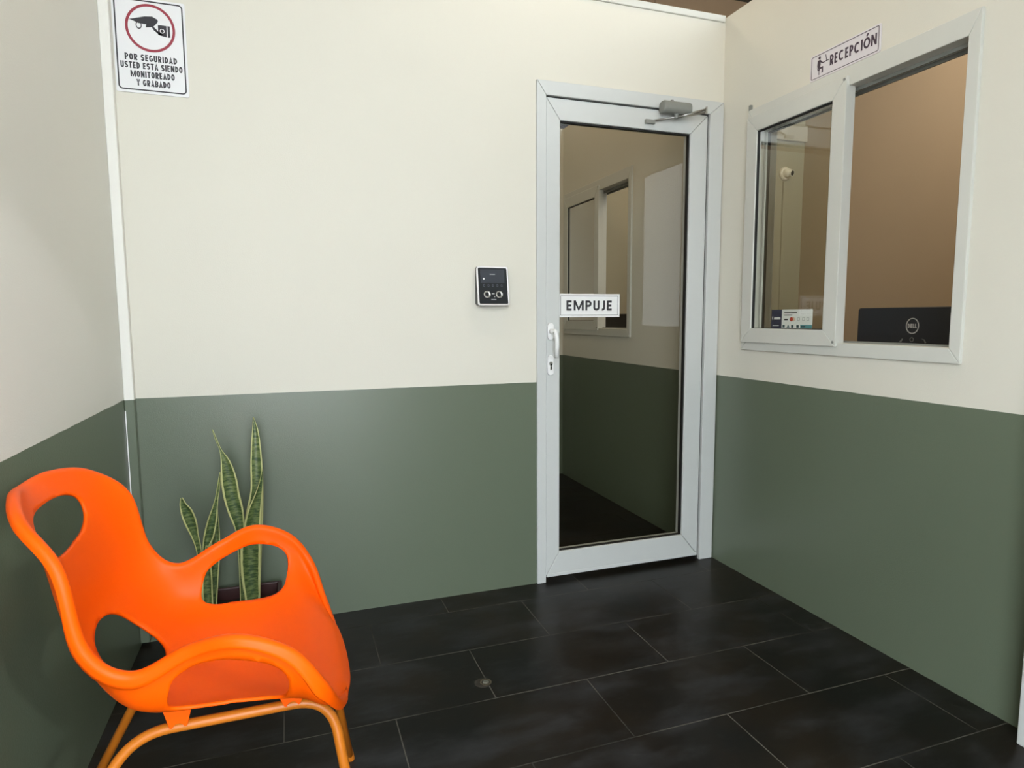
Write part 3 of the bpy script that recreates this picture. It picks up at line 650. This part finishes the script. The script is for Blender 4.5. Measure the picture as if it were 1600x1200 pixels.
def chair_shell():
    NU, NV = 110, 90; SU = 1.25; SVv = .36          # metric scaling of the parameter domain for the triangulation
    us = np.linspace(0, 1, NU); vs = np.linspace(-1, 1, NV)
    P2, edges = [], []
    loops = []
    for h in HOLES:
        s = len(P2); P2 += [(u*SU, v*SVv) for u, v in h]; n = len(h); edges += [(s+i, s+(i+1) % n) for i in range(n)]
        loops.append(np.array([(u*SU, v*SVv) for u, v in h]))
    bnd = [(0, v) for v in vs]+[(u, 1) for u in us[1:]]+[(1, v) for v in vs[::-1][1:]]+[(u, -1) for u in us[::-1][1:-1]]
    b0 = len(P2); P2 += [(u*SU, v*SVv) for u, v in bnd]; nb = len(bnd); edges += [(b0+i, b0+(i+1) % nb) for i in range(nb)]
    allh = np.vstack(loops)
    def inside(pt, L):
        x, y = pt; a = L; b = np.roll(L, -1, 0); c = ((a[:, 1] > y) != (b[:, 1] > y)) & (x < (b[:, 0]-a[:, 0])*(y-a[:, 1])/(b[:, 1]-a[:, 1]+1e-12)+a[:, 0]); return c.sum() % 2 == 1
    for u in us[1:-1]:
        for v in vs[1:-1]:
            q = np.array((u*SU, v*SVv))
            if np.min(np.sum((allh-q)**2, 1)) < .006**2 or any(inside(q, L) for L in loops): continue
            P2.append(tuple(q))
    vo, eo, fo, ov, oe, of = delaunay_2d_cdt([Vector(p) for p in P2], edges, [], 0, 1e-7)
    uv = np.array([(v.x/SU, v.y/SVv) for v in vo]); uv[:, 0] = np.clip(uv[:, 0], 0, 1); uv[:, 1] = np.clip(uv[:, 1], -1, 1)
    X = surf(uv[:, 0], uv[:, 1])
    # smooth rim: pull the last bit back so that the rolled crest reaches the traced rim
    tris = [f for f in fo if not any(inside(((vo[f[0]].x+vo[f[1]].x+vo[f[2]].x)/3, (vo[f[0]].y+vo[f[1]].y+vo[f[2]].y)/3), L) for L in loops)]
    # boundary frames
    bu = np.array(bnd); B = surf(bu[:, 0], bu[:, 1]); inn = bu*[1, 1]; inn[:, 0] = .5+(bu[:, 0]-.5)*.97; inn[:, 1] = bu[:, 1]*.96
    I = surf(inn[:, 0], inn[:, 1])
    Tn = np.roll(B, -1, 0)-np.roll(B, 1, 0); Tn /= np.linalg.norm(Tn, axis=1)[:, None]
    D = B-I; D -= Tn*(D*Tn).sum(1)[:, None]; D /= np.linalg.norm(D, axis=1)[:, None]
    for _ in range(90): D = (np.roll(D, 1, 0)+2*D+np.roll(D, -1, 0)); D /= np.linalg.norm(D, axis=1)[:, None]
    Nn = np.cross(Tn, D); c0 = np.array([-1.95, 0, .9])
    sgn = np.sign(((c0-B)*Nn).sum(1)); Nn *= np.where(np.median(sgn) > 0, 1, -1)
    for _ in range(90): Nn = (np.roll(Nn, 1, 0)+2*Nn+np.roll(Nn, -1, 0)); Nn /= np.linalg.norm(Nn, axis=1)[:, None]
    tail = (FT*np.clip((.73-B[:, 2])/.2, .12, 1)*np.clip((-1.815-B[:, 0])/.04, .08, 1))[:, None]
    bm = bmesh.new()
    # map: boundary verts keep position but moved in by FR
    key = {}
    for i in range(nb): key[(round(bnd[i][0], 6), round(bnd[i][1], 6))] = i
    V = []; bidx = [None]*nb
    for j in range(len(vo)):
        p = X[j]; k = key.get((round(uv[j, 0], 6), round(uv[j, 1], 6)))
        dd = np.sum((B-X[j])**2, 1); kk = int(dd.argmin()); p = p-D[kk]*FR*math.exp(-dd[kk]/.028**2)
        v = bm.verts.new((p[0], p[1]+YC, p[2])); V.append(v)
        if k is not None: bidx[k] = v
    for f in tris:
        try: bm.faces.new([V[i] for i in f])
        except ValueError: pass
    rows = [bidx]
    for th in np.radians([25, 50, 75, 100, 125, 150, 172]):
        C = B-D*FR-Nn*FR; p = C+FR*(Nn*math.cos(th)+D*math.sin(th)); rows.append([bm.verts.new((q[0], q[1]+YC, q[2])) for q in p])
    for t in (.5, 1.0):
        q0 = np.array([v.co[:] for v in rows[8-1]]) if t == .5 else q0
        p = q0-D*tail*t-Nn*.0012*t; rows.append([bm.verts.new(tuple(q)) for q in p])
    for a, b in zip(rows, rows[1:]):
        for k in range(nb):
            j = (k+1) % nb
            if a[k] is None or a[j] is None: continue
            bm.faces.new([a[k], a[j], b[j], b[k]])
    return bm
ch = tag(empty('armchair', (-2.05, YC, 0)), 'bright orange moulded plastic armchair with oval cut-outs and tubular legs', 'chair')
sh = obj('shell', chair_shell(), 'orange', ch, smooth=True)
md = sh.modifiers.new('thickness', 'SOLIDIFY'); md.thickness = .006; md.offset = 0
RZ, RY = .392, .130
def leg_path(s):
    y = YC+s*RY; f = YC+s*.222
    return rounded_path([(-2.392, f+s*.005, .004), (-2.190, y, RZ), (-1.832, y, RZ+.001), (-1.773, f, .004)], .072, 10)
for s in (1, -1):
    bm = bmesh.new(); tube(bm, leg_path(s), .0100, 16); lg = obj('leg_frame', bm, 'legs', ch, smooth=True)
    for q in (0, -1):
        p = leg_path(s)[q]; bm = bmesh.new(); tube(bm, [(p[0], p[1], 0), (p[0]+(.012 if q == 0 else -.003), p[1]-s*.002, .022)], .0112, 14); obj('foot_cap', bm, 'legs', lg)
for x, ht in ((-2.105, .050), (-1.905, .034)):
    for s in (1, -1):
        y = YC+s*RY; bm = bmesh.new()
        prism(bm, lambda a, b, d: (x+a, y+d, RZ+b), [(-.026, ht), (-.015, .0075), (-.0105, .0060), (-.0082, .0105), (-.005, .0135), (0, .0147), (.005, .0135), (.0082, .0105), (.0105, .0060), (.015, .0075), (.026, ht)], -.016, .016)
        obj('clip', bm, 'orange', ch, bevel=.001)

# ------------------------------------------------------------------ potted snake plant
pl = tag(empty('potted_plant', (-2.085, -.17, 0)), 'potted snake plant in a square maroon pot in the left corner', 'potted plant')
px0, px1, py0, py1, ph = -2.225, -1.940, -.315, -.030, .178
def ringq(bm, ins, z): return [bm.verts.new(p) for p in ((px0+ins, py0+ins, z), (px1-ins, py0+ins, z), (px1-ins, py1-ins, z), (px0+ins, py1-ins, z))]
bm = bmesh.new(); R4 = [ringq(bm, .040, 0), ringq(bm, .008, ph-.03), ringq(bm, 0, ph-.03), ringq(bm, 0, ph), ringq(bm, .014, ph), ringq(bm, .018, ph-.07)]
for a, b in zip(R4, R4[1:]):
    for k in range(4): bm.faces.new([a[k], a[(k+1) % 4], b[(k+1) % 4], b[k]])
bm.faces.new(R4[0][::-1]); bm.faces.new(R4[-1]); obj('pot', bm, 'pot', pl, bevel=.003)
bm = bmesh.new(); g = 14
V = [[bm.verts.new((px0+.019+(px1-px0-.038)*i/g, py0+.019+(py1-py0-.038)*j/g, ph-.045+.008*random.random())) for j in range(g+1)] for i in range(g+1)]
for i in range(g):
    for j in range(g): bm.faces.new([V[i][j], V[i+1][j], V[i+1][j+1], V[i][j+1]])
obj('soil', bm, 'soil', pl)
CAM = None
def leaf(pts, y0, y1, fold=.25, twist=(0, 0), back=0):
    """pts: (X, z, width) along the leaf from base to tip."""
    n = 40; P = np.array([(a, b, c) for a, b, c in pts], float); m = len(P)
    E = np.vstack([2*P[0]-P[1], P, 2*P[-1]-P[-2]]); bm = bmesh.new(); uvl = bm.loops.layers.uv.new('UVMap'); rows = []
    for i in range(n+1):
        t = min(i/n*(m-1), m-1-1e-6); k = int(t); f = t-k; a, b, c, d = E[k], E[k+1], E[k+2], E[k+3]
        q = .5*(2*b+(c-a)*f+(2*a-5*b+4*c-d)*f*f+(3*b-a-3*c+d)*f**3); s = i/n
        y = y0+(y1-y0)*s; wd = max(q[2], .0006); tw = math.radians(twist[0]+(twist[1]-twist[0])*s)
        # direction of the leaf in the X-Z plane
        q2 = b-a if k == 0 else c-b; dx, dz = q2[0], q2[1]; L = math.hypot(dx, dz) or 1; nx, nz = dz/L, -dx/L
        wf = wd/max(.35, math.cos(tw))
        row = []
        for j in range(9):
            e = (j/8-.5); off = e*wf; dep = fold*wf*(4*e*e)
            row.append(bm.verts.new((q[0]+nx*off*math.cos(tw), y+off*math.sin(tw)-dep, q[1]+nz*off*math.cos(tw))))
        rows.append(row)
    for i in range(n):
        for j in range(8):
            f = bm.faces.new([rows[i][j], rows[i][j+1], rows[i+1][j+1], rows[i+1][j]]); f.smooth = True
            for lp, (jj, ii) in zip(f.loops, ((j, i), (j+1, i), (j+1, i+1), (j, i+1))): lp[uvl].uv = (jj/8, ii/n)
    me = bpy.data.meshes.new('leaf'); bm.to_mesh(me); bm.free(); o = link('leaf', me, pl, 'leaf')
    md = o.modifiers.new('thickness', 'SOLIDIFY'); md.thickness = .0022; md.offset = 0
    return o
for args in LEAVES: leaf(*args)
